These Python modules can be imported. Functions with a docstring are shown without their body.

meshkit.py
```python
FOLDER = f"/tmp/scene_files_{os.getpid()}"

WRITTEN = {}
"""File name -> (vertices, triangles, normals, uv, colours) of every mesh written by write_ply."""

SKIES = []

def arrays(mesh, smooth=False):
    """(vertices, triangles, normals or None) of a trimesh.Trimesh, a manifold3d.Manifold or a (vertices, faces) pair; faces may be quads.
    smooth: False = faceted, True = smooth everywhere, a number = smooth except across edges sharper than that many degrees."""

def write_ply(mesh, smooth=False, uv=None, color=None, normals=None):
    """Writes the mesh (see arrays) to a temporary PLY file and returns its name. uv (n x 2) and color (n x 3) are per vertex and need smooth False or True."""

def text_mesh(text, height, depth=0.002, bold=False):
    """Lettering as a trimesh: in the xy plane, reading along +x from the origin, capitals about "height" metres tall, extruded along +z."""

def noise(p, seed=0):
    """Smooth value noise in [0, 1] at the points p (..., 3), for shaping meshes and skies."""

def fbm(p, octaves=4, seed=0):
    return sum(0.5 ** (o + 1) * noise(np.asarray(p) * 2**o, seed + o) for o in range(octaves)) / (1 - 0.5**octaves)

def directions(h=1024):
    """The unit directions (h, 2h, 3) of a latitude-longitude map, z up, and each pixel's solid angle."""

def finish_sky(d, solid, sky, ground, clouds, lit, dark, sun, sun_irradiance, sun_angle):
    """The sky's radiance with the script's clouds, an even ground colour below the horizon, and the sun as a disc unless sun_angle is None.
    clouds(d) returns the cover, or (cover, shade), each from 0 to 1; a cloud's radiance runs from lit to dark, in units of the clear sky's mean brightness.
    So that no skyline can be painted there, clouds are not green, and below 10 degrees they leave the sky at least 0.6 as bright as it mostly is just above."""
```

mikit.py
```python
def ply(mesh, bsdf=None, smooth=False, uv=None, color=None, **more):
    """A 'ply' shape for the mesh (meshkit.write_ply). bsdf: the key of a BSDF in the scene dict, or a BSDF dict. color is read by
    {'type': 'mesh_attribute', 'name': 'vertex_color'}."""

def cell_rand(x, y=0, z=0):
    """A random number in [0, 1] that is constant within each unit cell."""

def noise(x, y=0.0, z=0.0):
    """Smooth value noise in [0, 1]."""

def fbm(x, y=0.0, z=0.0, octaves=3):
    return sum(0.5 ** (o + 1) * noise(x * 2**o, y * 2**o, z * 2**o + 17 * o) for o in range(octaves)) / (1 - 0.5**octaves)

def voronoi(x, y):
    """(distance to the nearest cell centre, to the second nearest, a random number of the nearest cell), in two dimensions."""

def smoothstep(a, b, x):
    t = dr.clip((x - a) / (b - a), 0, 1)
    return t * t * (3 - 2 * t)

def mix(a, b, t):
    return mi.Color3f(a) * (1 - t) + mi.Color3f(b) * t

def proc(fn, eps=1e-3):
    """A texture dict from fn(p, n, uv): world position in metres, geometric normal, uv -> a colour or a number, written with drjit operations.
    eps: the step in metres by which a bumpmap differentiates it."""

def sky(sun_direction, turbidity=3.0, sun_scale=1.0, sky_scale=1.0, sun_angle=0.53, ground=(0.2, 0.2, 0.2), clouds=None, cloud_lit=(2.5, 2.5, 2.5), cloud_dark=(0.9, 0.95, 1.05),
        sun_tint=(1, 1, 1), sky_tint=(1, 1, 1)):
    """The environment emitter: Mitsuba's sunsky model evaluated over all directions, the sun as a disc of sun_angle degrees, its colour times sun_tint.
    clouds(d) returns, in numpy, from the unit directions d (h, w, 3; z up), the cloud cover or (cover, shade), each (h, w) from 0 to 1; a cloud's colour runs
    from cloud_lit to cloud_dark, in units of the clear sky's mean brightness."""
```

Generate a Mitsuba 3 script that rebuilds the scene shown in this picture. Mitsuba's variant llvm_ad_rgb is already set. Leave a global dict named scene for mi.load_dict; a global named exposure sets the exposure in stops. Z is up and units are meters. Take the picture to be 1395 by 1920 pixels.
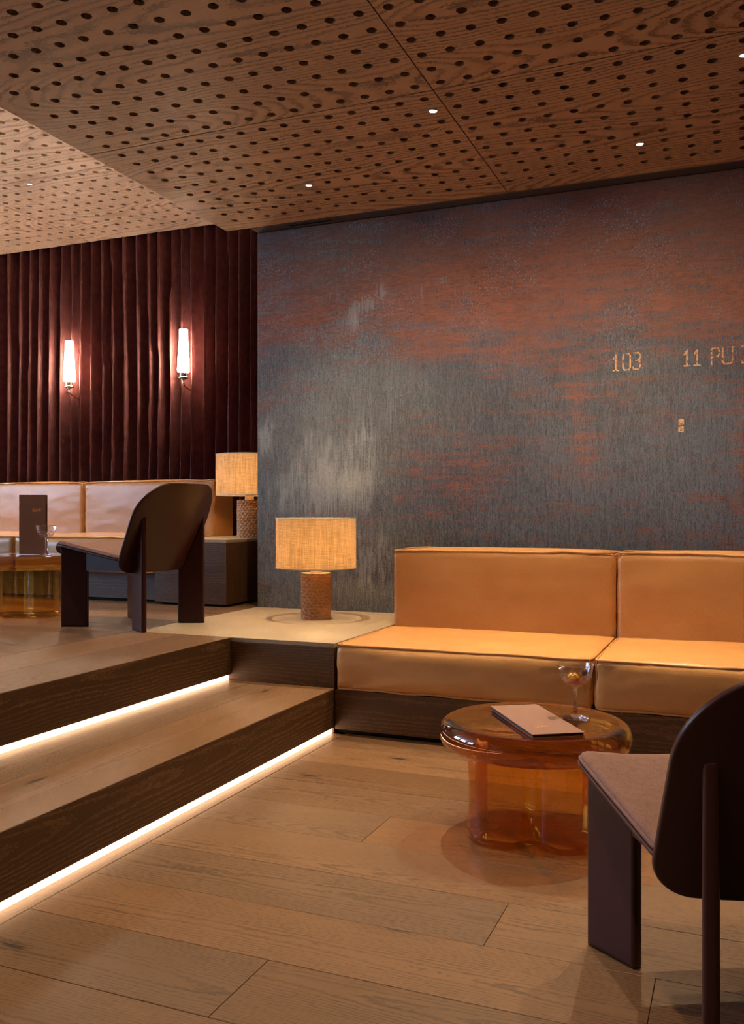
import math, random
import numpy as np, trimesh, drjit as dr, mitsuba as mi
import mikit, meshkit
from mikit import noise, fbm, cell_rand, smoothstep, mix
from shapely.geometry import Polygon, Point, box as sbox
from shapely import affinity
from scipy.spatial import cKDTree

T = mi.ScalarTransform4f
random.seed(5); rng = np.random.default_rng(5)
scene, labels = {'type': 'scene'}, {}

# ------------------------------------------------------------------ camera, exposure
F, CX, CY, YAW, H = 1682.6, 697.5, 962.6, 0.39033, 0.97
FWD = np.array([-math.sin(YAW), math.cos(YAW), 0]); RT = np.array([math.cos(YAW), math.sin(YAW), 0])
scene['camera'] = {'type': 'perspective', 'fov': math.degrees(2 * math.atan(1395 / 2 / F)), 'fov_axis': 'x',
                   'principal_point_offset_x': 0.0, 'principal_point_offset_y': (960 - CY) / 1920,
                   'near_clip': 0.05, 'far_clip': 60.0,
                   'to_world': T().look_at(origin=[0, 0, H], target=[FWD[0], FWD[1], H], up=[0, 0, 1])}
exposure = 0.25

# ------------------------------------------------------------------ large light: daylight in the windows of the far left wall
DAY = np.array([0.46, 0.68, 1.0]) * 11.0
WARM = np.array([1.0, 0.75, 0.46])          # ceiling spots
LAMP = np.array([1.0, 0.60, 0.26])          # bulbs of the table lamps
SCON = np.array([1.0, 0.74, 0.50])
LEDC = np.array([1.0, 0.62, 0.36])

def spot(key, pos, target, power, cutoff=38, beam=20, col=WARM):
    scene[key] = {'type': 'spot', 'to_world': T().look_at(origin=list(pos), target=list(target), up=[0, 1, 0.01]),
                  'intensity': {'type': 'rgb', 'value': [float(c * power) for c in col]}, 'cutoff_angle': float(cutoff), 'beam_width': float(beam)}

# ------------------------------------------------------------------ helpers
def rgb(c): return {'type': 'rgb', 'value': [float(x) for x in c]}
def pr(color, rough=0.5, **kw):
    return {'type': 'twosided', 'b': {'type': 'principled', 'base_color': color if isinstance(color, dict) else rgb(color),
            'roughness': rough if isinstance(rough, dict) else float(rough), **kw}}

def put(key, shape, label=None, category=None, group=None, kind=None):
    assert key not in scene, key
    scene[key] = shape
    tag(key, label, category, group, kind)
    return key
def tag(key, label=None, category=None, group=None, kind=None):
    d = {k: v for k, v in (('label', label), ('category', category), ('group', group), ('kind', kind)) if v}
    if d: labels[key] = d
COUNT = {}
def num(stem):
    n = COUNT.get(stem, 0); COUNT[stem] = n + 1
    return stem if n == 0 else f'{stem}_{n:03d}'

def cbox(lo, hi, b=0.003):
    """chamfered box"""
    lo, hi = np.array(lo, float), np.array(hi, float)
    b = min(b, *(0.45 * (hi - lo)))
    pts = []
    for s in np.ndindex(2, 2, 2):
        c = np.where(np.array(s) == 0, lo, hi); d = np.where(np.array(s) == 0, 1, -1) * b
        for k in range(3):
            q = c + d; q[k] = c[k]; pts.append(q)
    return trimesh.convex.convex_hull(np.array(pts))

def join(*ms): return trimesh.util.concatenate([m for m in ms])

SEED = [0]
def wood_shape(mesh, bsdf, along, seed=None):
    """mesh whose uv run along the grain (u) and across it (v); the tens of v hold the board's number"""
    if seed is None: SEED[0] += 1; seed = SEED[0]
    v = mesh.triangles.reshape(-1, 3).copy(); n = np.repeat(mesh.face_normals, 3, axis=0)
    mid = mesh.bounds.mean(0); a = along
    others = [k for k in range(3) if k != a]
    dom = np.abs(n).argmax(1)
    u = v[:, a].copy(); c = np.zeros(len(v))
    for k in others:
        o = [j for j in others if j != k][0]
        s = dom == k; c[s] = v[s, o] - mid[o]
    s = dom == a; u[s] = v[s, others[1]]; c[s] = v[s, others[0]] - mid[others[0]]
    uv = np.stack([u + 13.7 * (seed % 7), np.clip(c, -4, 4) + 10 * seed + 5], 1)
    return mikit.ply((v, np.arange(len(v)).reshape(-1, 3)), bsdf, False, uv=uv)

def tube(path, r, sides=10, closed=False, caps=True):
    p = np.asarray(path, float); n = len(p)
    t = np.roll(p, -1, 0) - np.roll(p, 1, 0) if closed else np.gradient(p, axis=0)
    t /= np.linalg.norm(t, axis=1, keepdims=True) + 1e-12
    ref = np.array([0, 0, 1.0]) if abs(t[0, 2]) < 0.9 else np.array([1.0, 0, 0])
    a = np.cross(t[0], ref); a /= np.linalg.norm(a); A = [a]
    for i in range(1, n):
        a = A[-1] - t[i] * (A[-1] @ t[i]); A.append(a / (np.linalg.norm(a) + 1e-12))
    A = np.array(A); B = np.cross(t, A); ang = np.arange(sides) * 2 * np.pi / sides
    r = np.broadcast_to(r, (n,))
    v = (p[:, None] + r[:, None, None] * (np.cos(ang)[None, :, None] * A[:, None] + np.sin(ang)[None, :, None] * B[:, None])).reshape(-1, 3)
    f = []
    for i in range(n if closed else n - 1):
        j = (i + 1) % n
        for k in range(sides):
            l = (k + 1) % sides
            f += [[i * sides + k, j * sides + k, j * sides + l], [i * sides + k, j * sides + l, i * sides + l]]
    v = list(v)
    if not closed and caps:
        v += [p[0], p[-1]]; c0 = len(v) - 2
        for k in range(sides):
            l = (k + 1) % sides
            f += [[c0, k, l], [c0 + 1, (n - 1) * sides + l, (n - 1) * sides + k]]
    m = trimesh.Trimesh(np.array(v), np.array(f), process=False); m.fix_normals(); return m

def lathe(prof, n=64, center=(0, 0, 0)):
    """closed profile of (r, z) turned round z; profile may start and end on the axis"""
    pr_ = np.array(prof, float); m = len(pr_); ang = np.arange(n) * 2 * np.pi / n
    v = np.stack([pr_[:, None, 0] * np.cos(ang), pr_[:, None, 0] * np.sin(ang), np.repeat(pr_[:, 1:2], n, 1)], -1).reshape(-1, 3)
    f = []
    for i in range(m - 1):
        for k in range(n):
            l = (k + 1) % n
            f += [[i * n + k, i * n + l, (i + 1) * n + l], [i * n + k, (i + 1) * n + l, (i + 1) * n + k]]
    me = trimesh.Trimesh(v + np.array(center), np.array(f), process=False)
    me.merge_vertices(); me.update_faces(me.nondegenerate_faces()); me.remove_unreferenced_vertices(); me.fix_normals()
    return me

def loft(outline, profile, rings=8):
    """outline (n,2) counter-clockwise about its middle; profile: list of (scale, z) from the top's rim to the bottom's rim, both ends filled with rings"""
    o = np.asarray(outline, float); c = o.mean(0) * 0 + (o.max(0) + o.min(0)) / 2; n = len(o)
    prof = [(profile[0][0] * k / rings, profile[0][1]) for k in range(1, rings)] + list(profile) + [(profile[-1][0] * k / rings, profile[-1][1]) for k in range(rings - 1, 0, -1)]
    v = np.vstack([np.column_stack([c + s * (o - c), np.full(n, z)]) for s, z in prof] + [[[*c, prof[0][1]]], [[*c, prof[-1][1]]]])
    m = len(prof); f = []
    for i in range(m - 1):
        for k in range(n):
            l = (k + 1) % n
            f += [[i * n + k, (i + 1) * n + l, i * n + l], [i * n + k, (i + 1) * n + k, (i + 1) * n + l]]
    for k in range(n):
        l = (k + 1) % n
        f += [[m * n, k, l], [m * n + 1, (m - 1) * n + l, (m - 1) * n + k]]
    return trimesh.Trimesh(v, np.array(f), process=False)

def round_poly(pts, rad, n=10):
    """polygon with its corners rounded by their own radius, resampled evenly"""
    pts = np.array(pts, float); out = []; N = len(pts)
    for i in range(N):
        p, a, b = pts[i], pts[i - 1], pts[(i + 1) % N]; r = rad[i]
        da, db = (a - p) / np.linalg.norm(a - p), (b - p) / np.linalg.norm(b - p)
        half = math.acos(np.clip(da @ db, -1, 1)) / 2; d = r / math.tan(half)
        c = p + (da + db) / np.linalg.norm(da + db) * r / math.sin(half)
        s, e = p + da * d - c, p + db * d - c
        a0, a1 = math.atan2(s[1], s[0]), math.atan2(e[1], e[0])
        while a1 - a0 > math.pi: a1 -= 2 * math.pi
        while a1 - a0 < -math.pi: a1 += 2 * math.pi
        for t in np.linspace(a0, a1, n): out.append(c + r * np.array([math.cos(t), math.sin(t)]))
    return np.array(out)

def resample(o, n):
    o = np.vstack([o, o[:1]]); d = np.r_[0, np.cumsum(np.linalg.norm(np.diff(o, axis=0), axis=1))]
    t = np.linspace(0, d[-1], n, endpoint=False)
    return np.column_stack([np.interp(t, d, o[:, 0]), np.interp(t, d, o[:, 1])])

def grid_box(lo, hi, step):
    lo, hi = np.array(lo, float), np.array(hi, float); ms = []
    n = np.maximum(2, np.ceil((hi - lo) / step).astype(int))
    for k in range(3):
        a, b = [j for j in range(3) if j != k]
        A, B = np.meshgrid(np.linspace(-1, 1, n[a] + 1), np.linspace(-1, 1, n[b] + 1), indexing='ij')
        for s in (-1, 1):
            v = np.zeros((A.size, 3)); v[:, a], v[:, b], v[:, k] = A.ravel(), B.ravel(), s
            i, j = np.meshgrid(np.arange(n[a]), np.arange(n[b]), indexing='ij'); w = n[b] + 1
            q = np.stack([i * w + j, (i + 1) * w + j, (i + 1) * w + j + 1, i * w + j + 1], -1).reshape(-1, 4)
            f = np.vstack([q[:, [0, 1, 2]], q[:, [0, 2, 3]]])
            ms.append(trimesh.Trimesh(v, f, process=False))
    m = trimesh.util.concatenate(ms); m.merge_vertices(digits_vertex=5); m.fix_normals()
    return m, (lo + hi) / 2, (hi - lo) / 2

# ------------------------------------------------------------------ procedural materials
def wood_fn(light, dark, pore, spacing, contrast, tone=0.35, poredark=0.45, leaf=0.0, heart=0.11, knots=False):
    def fn(p, n, uv):
        l, vv = uv.x, uv.y
        seed = dr.floor(vv / 10.0); c = vv - seed * 10.0 - 5.0; board = seed
        if leaf:
            k = dr.floor(c / leaf + 0.13); c = c - (k + 0.37) * leaf; seed = seed * 5.0 + k + 3.0
        r1, r2, r3 = cell_rand(seed, 3.0), cell_rand(seed, 7.0), cell_rand(board, 11.0)
        cc = c - (r1 - 0.5) * 0.16 + 0.035 * (fbm(l * 1.7, seed * 3.1, 0.0, 2) - 0.5)
        h = 0.004 + heart * noise(l * 0.9 + r2 * 37.0, seed * 1.7)
        r = dr.sqrt(cc * cc + h * h) + spacing * (0.8 * (fbm(l * 6.0, c * 20.0, seed, 2) - 0.5) + 0.38 * (noise(l * 95.0, c * 330.0, seed + 1.0) - 0.5))
        t = r / spacing; t = t - dr.floor(t)
        ring = smoothstep(0.45, 0.88, t) * (1 - smoothstep(0.90, 1.0, t))
        fine = noise(l * 14.0, c * 420.0, seed)
        pr1 = noise(l * 45.0, c * 1300.0, seed + 5.0)
        pores = smoothstep(0.58, 0.85, pr1) * (0.35 + 0.65 * ring)
        blotch = fbm(l * 2.2, c * 9.0, seed + 3.0, 3)
        k = contrast * ring * (0.55 + 0.75 * noise(l * 5.0, c * 24.0, seed + 9.0)) + 0.22 * (fine - 0.5) + 0.30 * (blotch - 0.5)
        col = mix(light, dark, dr.clip(k, 0, 1))
        col = mix(col, pore, pores * poredark)
        wk = min(tone, 0.5) / 0.5
        if knots:
            d1, d2, which = mikit.voronoi(l * 1.15 + seed * 3.3, c * 4.0 + seed * 7.7)
            on = smoothstep(0.62, 0.66, which); core = 1 - smoothstep(0.015, 0.06, d1 + 0.03 * (fine - 0.5)); halo = 1 - smoothstep(0.03, 0.22, d1)
            col = mix(col, mi.Color3f(pore) * 0.7, on * (0.85 * core + 0.30 * halo * (0.4 + ring)))
        warm = mi.Color3f(1 + 0.16 * wk * (r3 - 0.5), 1.0, 1 - 0.30 * wk * (r3 - 0.5))
        return col * warm * (1 + tone * (cell_rand(board, 7.0) - 0.5)) * (1 + 0.25 * (blotch - 0.5))
    return fn
scene['mat_floor'] = pr(mikit.proc(wood_fn((0.160, 0.086, 0.044), (0.068, 0.035, 0.020), (0.040, 0.024, 0.016), 0.0065, 0.65, 0.5, 0.6, knots=True)), 0.42, specular=0.45)
scene['mat_dark_oak'] = pr(mikit.proc(wood_fn((0.068, 0.031, 0.014), (0.155, 0.075, 0.032), (0.026, 0.012, 0.006), 0.011, 0.7, 0.2, 0.5)), 0.45, specular=0.4)
scene['mat_bench_top'] = pr(mikit.proc(wood_fn((0.35, 0.265, 0.175), (0.24, 0.17, 0.105), (0.14, 0.10, 0.065), 0.014, 0.45, 0.1, 0.3)), 0.48, specular=0.4)
scene['mat_ceiling'] = pr(mikit.proc(wood_fn((0.40, 0.240, 0.128), (0.16, 0.088, 0.046), (0.14, 0.075, 0.04), 0.021, 1.0, 0.08, 0.35, 0.42, 0.34)), 0.5, specular=0.4)
scene['mat_ceiling_pale'] = pr(mikit.proc(wood_fn((0.58, 0.43, 0.32), (0.30, 0.19, 0.12), (0.22, 0.13, 0.08), 0.021, 0.9, 0.08, 0.35, 0.42, 0.34)), 0.5, specular=0.4)

def leather_fn(p, n, uv):
    m = fbm(p.x * 7.0, p.y * 7.0, p.z * 9.0, 4)
    g = noise(p.x * 260.0, p.y * 260.0, p.z * 260.0)
    return mix((0.44, 0.200, 0.064), (0.55, 0.280, 0.102), dr.clip(0.25 + 1.1 * (m - 0.2), 0, 1)) * (0.94 + 0.12 * g)
scene['mat_leather'] = pr(mikit.proc(leather_fn), 0.27, specular=0.55)
scene['mat_piping'] = pr((0.48, 0.22, 0.07), 0.38, specular=0.5)

def velvet_fn(p, n, uv):
    g = fbm(p.x * 30.0, p.y * 30.0, p.z * 22.0, 3); s = noise(p.x * 170.0, p.y * 170.0, p.z * 90.0)
    return mix((0.072, 0.023, 0.024), (0.165, 0.055, 0.056), dr.clip(g * 0.9 + 0.35 * (s - 0.5), 0, 1))
scene['mat_velvet'] = pr(mikit.proc(velvet_fn), 0.6, specular=0.35, sheen=0.9, sheen_tint=0.7)

def shade_fn(p, n, uv):
    a = uv.x; z = uv.y
    w = noise(a * 560.0, z * 22.0); h = noise(a * 30.0, z * 560.0, 4.0); big = noise(a * 120.0, z * 7.0, 9.0)
    k = dr.clip(0.5 + 0.55 * (w - 0.5) + 0.5 * (h - 0.5) + 0.3 * (big - 0.5), 0, 1)
    return mix((0.36, 0.225, 0.105), (0.80, 0.59, 0.34), k)
scene['mat_shade'] = {'type': 'principledthin', 'base_color': mikit.proc(shade_fn), 'roughness': 0.8, 'diff_trans': 0.8, 'spec_trans': 0.0, 'eta': 1.2}
scene['mat_shade_rim'] = pr((0.55, 0.47, 0.36), 0.6)

def felt_fn(p, n, uv):
    g = noise(p.x * 700.0, p.y * 700.0, p.z * 700.0); m = fbm(p.x * 60.0, p.y * 60.0, p.z * 60.0, 3)
    return mix((0.135, 0.068, 0.056), (0.235, 0.130, 0.112), dr.clip(0.5 + 0.9 * (g - 0.5) + 0.6 * (m - 0.5), 0, 1))
scene['mat_felt'] = pr(mikit.proc(felt_fn), 0.85, specular=0.2, sheen=0.5)
scene['mat_lacquer'] = pr((0.052, 0.0165, 0.0130), 0.32, specular=0.30)
scene['mat_lamp_base'] = pr((0.42, 0.22, 0.105), 0.45, specular=0.4)
scene['mat_neck'] = pr((0.75, 0.66, 0.52), 0.4)
scene['mat_black'] = pr((0.006, 0.005, 0.005), 0.8, specular=0.2)
scene['mat_trim'] = pr((0.045, 0.032, 0.028), 0.5)
scene['mat_plaster'] = pr((0.16, 0.12, 0.10), 0.9)
scene['mat_metal'] = pr((0.55, 0.45, 0.32), 0.25, metallic=1.0)
scene['mat_chrome'] = pr((0.7, 0.7, 0.72), 0.2, metallic=1.0)
scene['mat_amber'] = {'type': 'thindielectric', 'int_ior': 1.5, 'specular_transmittance': rgb((0.88, 0.58, 0.21))}
scene['mat_amber_top'] = {'type': 'thindielectric', 'int_ior': 1.62, 'specular_transmittance': rgb((0.80, 0.50, 0.16))}
scene['mat_glass_thin'] = {'type': 'thindielectric', 'int_ior': 1.7}
scene['mat_glass'] = {'type': 'dielectric', 'int_ior': 1.5}
scene['mat_menu'] = pr((0.205, 0.105, 0.080), 0.75)
scene['mat_menu_dark'] = pr((0.16, 0.066, 0.034), 0.75)
scene['mat_page'] = pr((0.10, 0.06, 0.055), 0.6)
scene['mat_foil'] = pr((0.95, 0.36, 0.07), 0.45)
scene['mat_foil_light'] = pr((0.60, 0.28, 0.08), 0.4)
scene['mat_cherry'] = pr((0.05, 0.004, 0.006), 0.12, specular=0.6, clearcoat=0.8)
scene['mat_citrus'] = pr((0.85, 0.42, 0.02), 0.4)
scene['mat_drink'] = {'type': 'thindielectric', 'int_ior': 1.33, 'specular_transmittance': rgb((0.95, 0.55, 0.42))}

# wallpaper: rust over slate grey, brushed silver patches, worn stencilled figures
SEG = {'1': [(0.15, .72, .5, 1), (.5, 1, .5, 0), (.1, 0, .9, 0)], '0': [(.2, 0, .8, 0), (0, .15, 0, .85), (.2, 1, .8, 1), (1, .15, 1, .85), (.2, 0, 0, .15), (.8, 0, 1, .15), (0, .85, .2, 1), (1, .85, .8, 1)],
       '3': [(.1, 1, .8, 1), (.8, 1, 1, .8), (1, .8, .8, .55), (.8, .55, .4, .55), (.8, .55, 1, .3), (1, .3, .8, 0), (.8, 0, .1, 0), (.1, 0, 0, .15)],
       'P': [(0, 0, 0, 1), (0, 1, .8, 1), (.8, 1, 1, .75), (1, .75, .8, .48), (.8, .48, 0, .48)], 'U': [(0, 1, 0, .15), (0, .15, .2, 0), (.2, 0, .8, 0), (.8, 0, 1, .15), (1, .15, 1, 1)],
       '7': [(0, .7, .3, 1), (.3, 1, .7, .9)], 'B': [(0, 0, 0, 1), (0, 1, 1, 1), (1, 1, 1, 0), (1, 0, 0, 0), (0, .5, 1, .5)]}
TEXT = [('1', -.625, 1.717, .036, .083), ('0', -.570, 1.717, .036, .085), ('3', -.520, 1.718, .038, .085), ('1', -.272, 1.720, .034, .080), ('1', -.224, 1.720, .036, .080),
        ('P', -.138, 1.719, .038, .081), ('U', -.086, 1.719, .046, .082), ('3', .000, 1.719, .042, .081), ('B', -.293, 1.424, .019, .022), ('B', -.293, 1.388, .019, .022)]
PATCH = [(-2.115, 2.09, .045, .10, 1.0), (-2.02, 2.19, .07, .05, .8), (-1.93, 2.26, .05, .05, .5), (-2.25, 2.26, .12, .03, .35), (-2.33, 1.33, .13, .17, .55), (-2.22, 1.16, .10, .10, .45), (-2.05, 1.38, .10, .16, .6), (-2.08, 1.13, .10, .12, .75),
         (-2.69, 1.45, .05, .12, .9), (-2.45, 1.12, .25, .12, .55), (-2.4, .8, .3, .25, .35), (-2.0, .72, .2, .2, .45), (-1.75, 1.75, .03, .10, .4), (-1.68, 2.2, .02, .06, .5), (-1.55, 2.28, .10, .03, .35), (-1.86, 1.55, .04, .10, .4), (-1.0, 1.2, .3, .3, .12)]
def wall_fn(p, n, uv):
    x, z = p.x, p.z
    s1 = noise(x * 460.0, z * 85.0); s2 = noise(x * 190.0, z * 20.0, 3.0); g = noise(x * 620.0, z * 620.0, 8.0); g2 = noise(x * 260.0, z * 300.0, 14.0)
    big = fbm(x * 1.3, z * 1.7, 2.0, 3)
    base = mix((0.031, 0.034, 0.040), (0.155, 0.166, 0.184), dr.clip(0.42 + 0.7 * (s1 - 0.5) + 0.45 * (s2 - 0.5) + 0.75 * (g - 0.5) + 0.7 * (big - 0.5), 0, 1))
    base = base * mix((0.98, 0.98, 1.04), (1.02, 1.0, 0.90), smoothstep(0.35, 0.65, fbm(x * 0.9 + 3.0, z * 0.9, 7.0, 2)))
    # rust: level streaks broken up by the weave, dense high up, sparse dashes below
    mid = fbm(x * 1.4 + 9.0, z * 2.6, 11.0, 3); str_ = fbm(x * 5.5 + 5.0, z * 46.0, 1.0, 3); dash = fbm(x * 34.0, z * 165.0, 6.0, 3); g3 = noise(x * 430.0, z * 430.0, 44.0)
    high = smoothstep(1.45, 2.0, z + 0.55 * (mid - 0.5) + 0.03 * x); right = smoothstep(-2.1, -1.3, x)
    col_v = dr.exp(-dr.square((x + 0.80 + 0.10 * (z - 1.5)) / 0.055)) * smoothstep(1.05, 1.3, z) * (1 - smoothstep(1.7, 1.85, z)) + dr.exp(-dr.square((x + 0.0) / 0.05)) * smoothstep(0.8, 1.0, z) * (1 - smoothstep(1.5, 1.7, z))
    dens = 0.11 + 0.12 * right + 0.66 * high + 0.55 * (mid - 0.5) + 0.28 * col_v - 0.10 * smoothstep(2.25, 2.6, z)
    cut = 0.5 + 0.95 * (str_ - 0.5) + 0.85 * (dash - 0.5) + 0.60 * (g2 - 0.5) + 0.70 * (g3 - 0.5) + 0.30 * (g - 0.5)
    rust = smoothstep(-0.08, 0.08, dens - cut)
    rc = mix((0.120, 0.034, 0.016), (0.33, 0.080, 0.023), dr.clip(0.25 + 1.4 * (dash - 0.42) + 0.9 * (g - 0.5) + 0.35 * right, 0, 1))
    rc = mix(rc, mi.Color3f(0.130, 0.062, 0.042), 0.6 * smoothstep(2.1, 2.6, z))
    col = mix(base, rc, rust * 0.92)
    speck = smoothstep(0.66, 0.78, fbm(x * 230.0, z * 160.0, 21.0, 2)) * smoothstep(0.47, 0.62, fbm(x * 5.0, z * 9.0, 31.0, 2)) * smoothstep(1.4, 1.9, z)
    col = mix(col, mi.Color3f(0.19, 0.22, 0.27), speck * 0.85)
    silver = mi.Float(0)
    for a, b, sx, sz, k in PATCH:
        silver = silver + k * dr.exp(-dr.square((x - a) / sx) - dr.square((z - b) / sz))
    silver = silver * (0.55 + 0.9 * fbm(x * 6.0, z * 5.0, 51.0, 3))
    scut = 0.5 + 0.8 * (noise(x * 150.0, z * 12.0, 41.0) - 0.5) + 0.7 * (s1 - 0.5) + 0.9 * (fbm(x * 24.0, z * 11.0, 61.0, 3) - 0.5) + 0.5 * (g2 - 0.5)
    col = mix(col, mi.Color3f(0.27, 0.275, 0.265) * (0.8 + 0.4 * s1), smoothstep(-0.22, 0.30, silver - scut) * dr.minimum(silver * 1.6, 0.62))
    d = mi.Float(9)
    for ch, ox, oz, w, h in TEXT:
        for ax, az, bx, bz in SEG[ch]:
            pa = mi.Point2f(ox + ax * w, oz + az * h); dx, dz = (bx - ax) * w, (bz - az) * h
            t = dr.clip(((x - pa.x) * dx + (z - pa.y) * dz) / (dx * dx + dz * dz), 0, 1)
            d = dr.minimum(d, dr.square(x - pa.x - t * dx) + dr.square(z - pa.y - t * dz))
    d = dr.sqrt(d)
    wear = fbm(x * 130.0, z * 130.0, 61.0, 3)
    ink = (1 - smoothstep(0.0030, 0.0048, d)) * smoothstep(0.36, 0.52, wear + 0.06)
    return mix(col, mix((0.62, 0.22, 0.05), (0.80, 0.55, 0.28), dr.clip(2.0 * (g - 0.25), 0, 1)), ink)
scene['mat_wallpaper'] = pr(mikit.proc(wall_fn), 0.55, specular=0.4)

# ------------------------------------------------------------------ key dimensions
ZP, ZS = 0.396, 0.198            # platform and step
XS, XP = -1.661, -2.190          # faces of the lower step and of the platform
YF = 3.601                       # front of bench and sofa
YW, XW = 4.827, -2.747           # rust wall: face, left end
ZC, ZU = 2.693, 3.264            # lowered and upper ceilings
YC = 6.11                        # curtain line
REAR = -3.6                      # wall behind the camera
XL, XR = -9.0, 3.2

# ------------------------------------------------------------------ room shell
put('floor', mikit.ply(cbox((XS - .02, REAR, -.12), (XR, YF + .3, -.014)), 'mat_black'), 'wide oak boards of the lower floor', kind='structure')
seams = [1.478 + 0.2395 * k for k in range(-14, 10)]
for k in range(len(seams) - 1):
    y0, y1 = seams[k], min(seams[k + 1], YF + .02)
    if y1 < -1.2 or y0 > YF: continue
    cuts = {1.7175: [-.165, 1.9], 1.957: [-.535, 1.4], 2.1965: [.31], 2.436: [-1.038, .8], 2.6755: [.2], 1.478: [-.95, 1.1]}
    near = min(cuts, key=lambda q: abs(q - y0))
    cs = cuts[near] if abs(near - y0) < .02 else [XS + .6 + 1.9 * float(rng.random())]
    xs = [XS + .046] + [c for c in cs] + [XR]
    for a, b in zip(xs[:-1], xs[1:]):
        put(num('floor__plank'), wood_shape(cbox((a + .0006, y0 + .0006, -.014), (b - .0006, y1 - .0006, rng.uniform(-.0006, 0)), .0008), 'mat_floor', 0))
put(num('floor__plank'), wood_shape(cbox((XS - .03, -1.2, -.014), (XS + .045, YF, 0)), 'mat_floor', 1))

put('floor_001', mikit.ply(cbox((XL, REAR, ZP - .12), (XP - .02, YC + .5, ZP - .014)), 'mat_black'), 'oak boards of the raised floor at the back left', kind='structure')
ys = [-1.0 + 0.24 * k for k in range(31)]
for y0 in ys:
    y1 = min(y0 + .24, YC + .3)
    if y1 < .8: continue
    c = -5.6 + 2.2 * float(rng.random())
    for a, b in ((XL, c), (c, XW - .003)):
        put(num('floor_001__plank'), wood_shape(cbox((a + .0006, y0 + .0006, ZP - .014), (b - .0006, y1 - .0006, ZP), .0008), 'mat_floor', 0))

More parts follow.
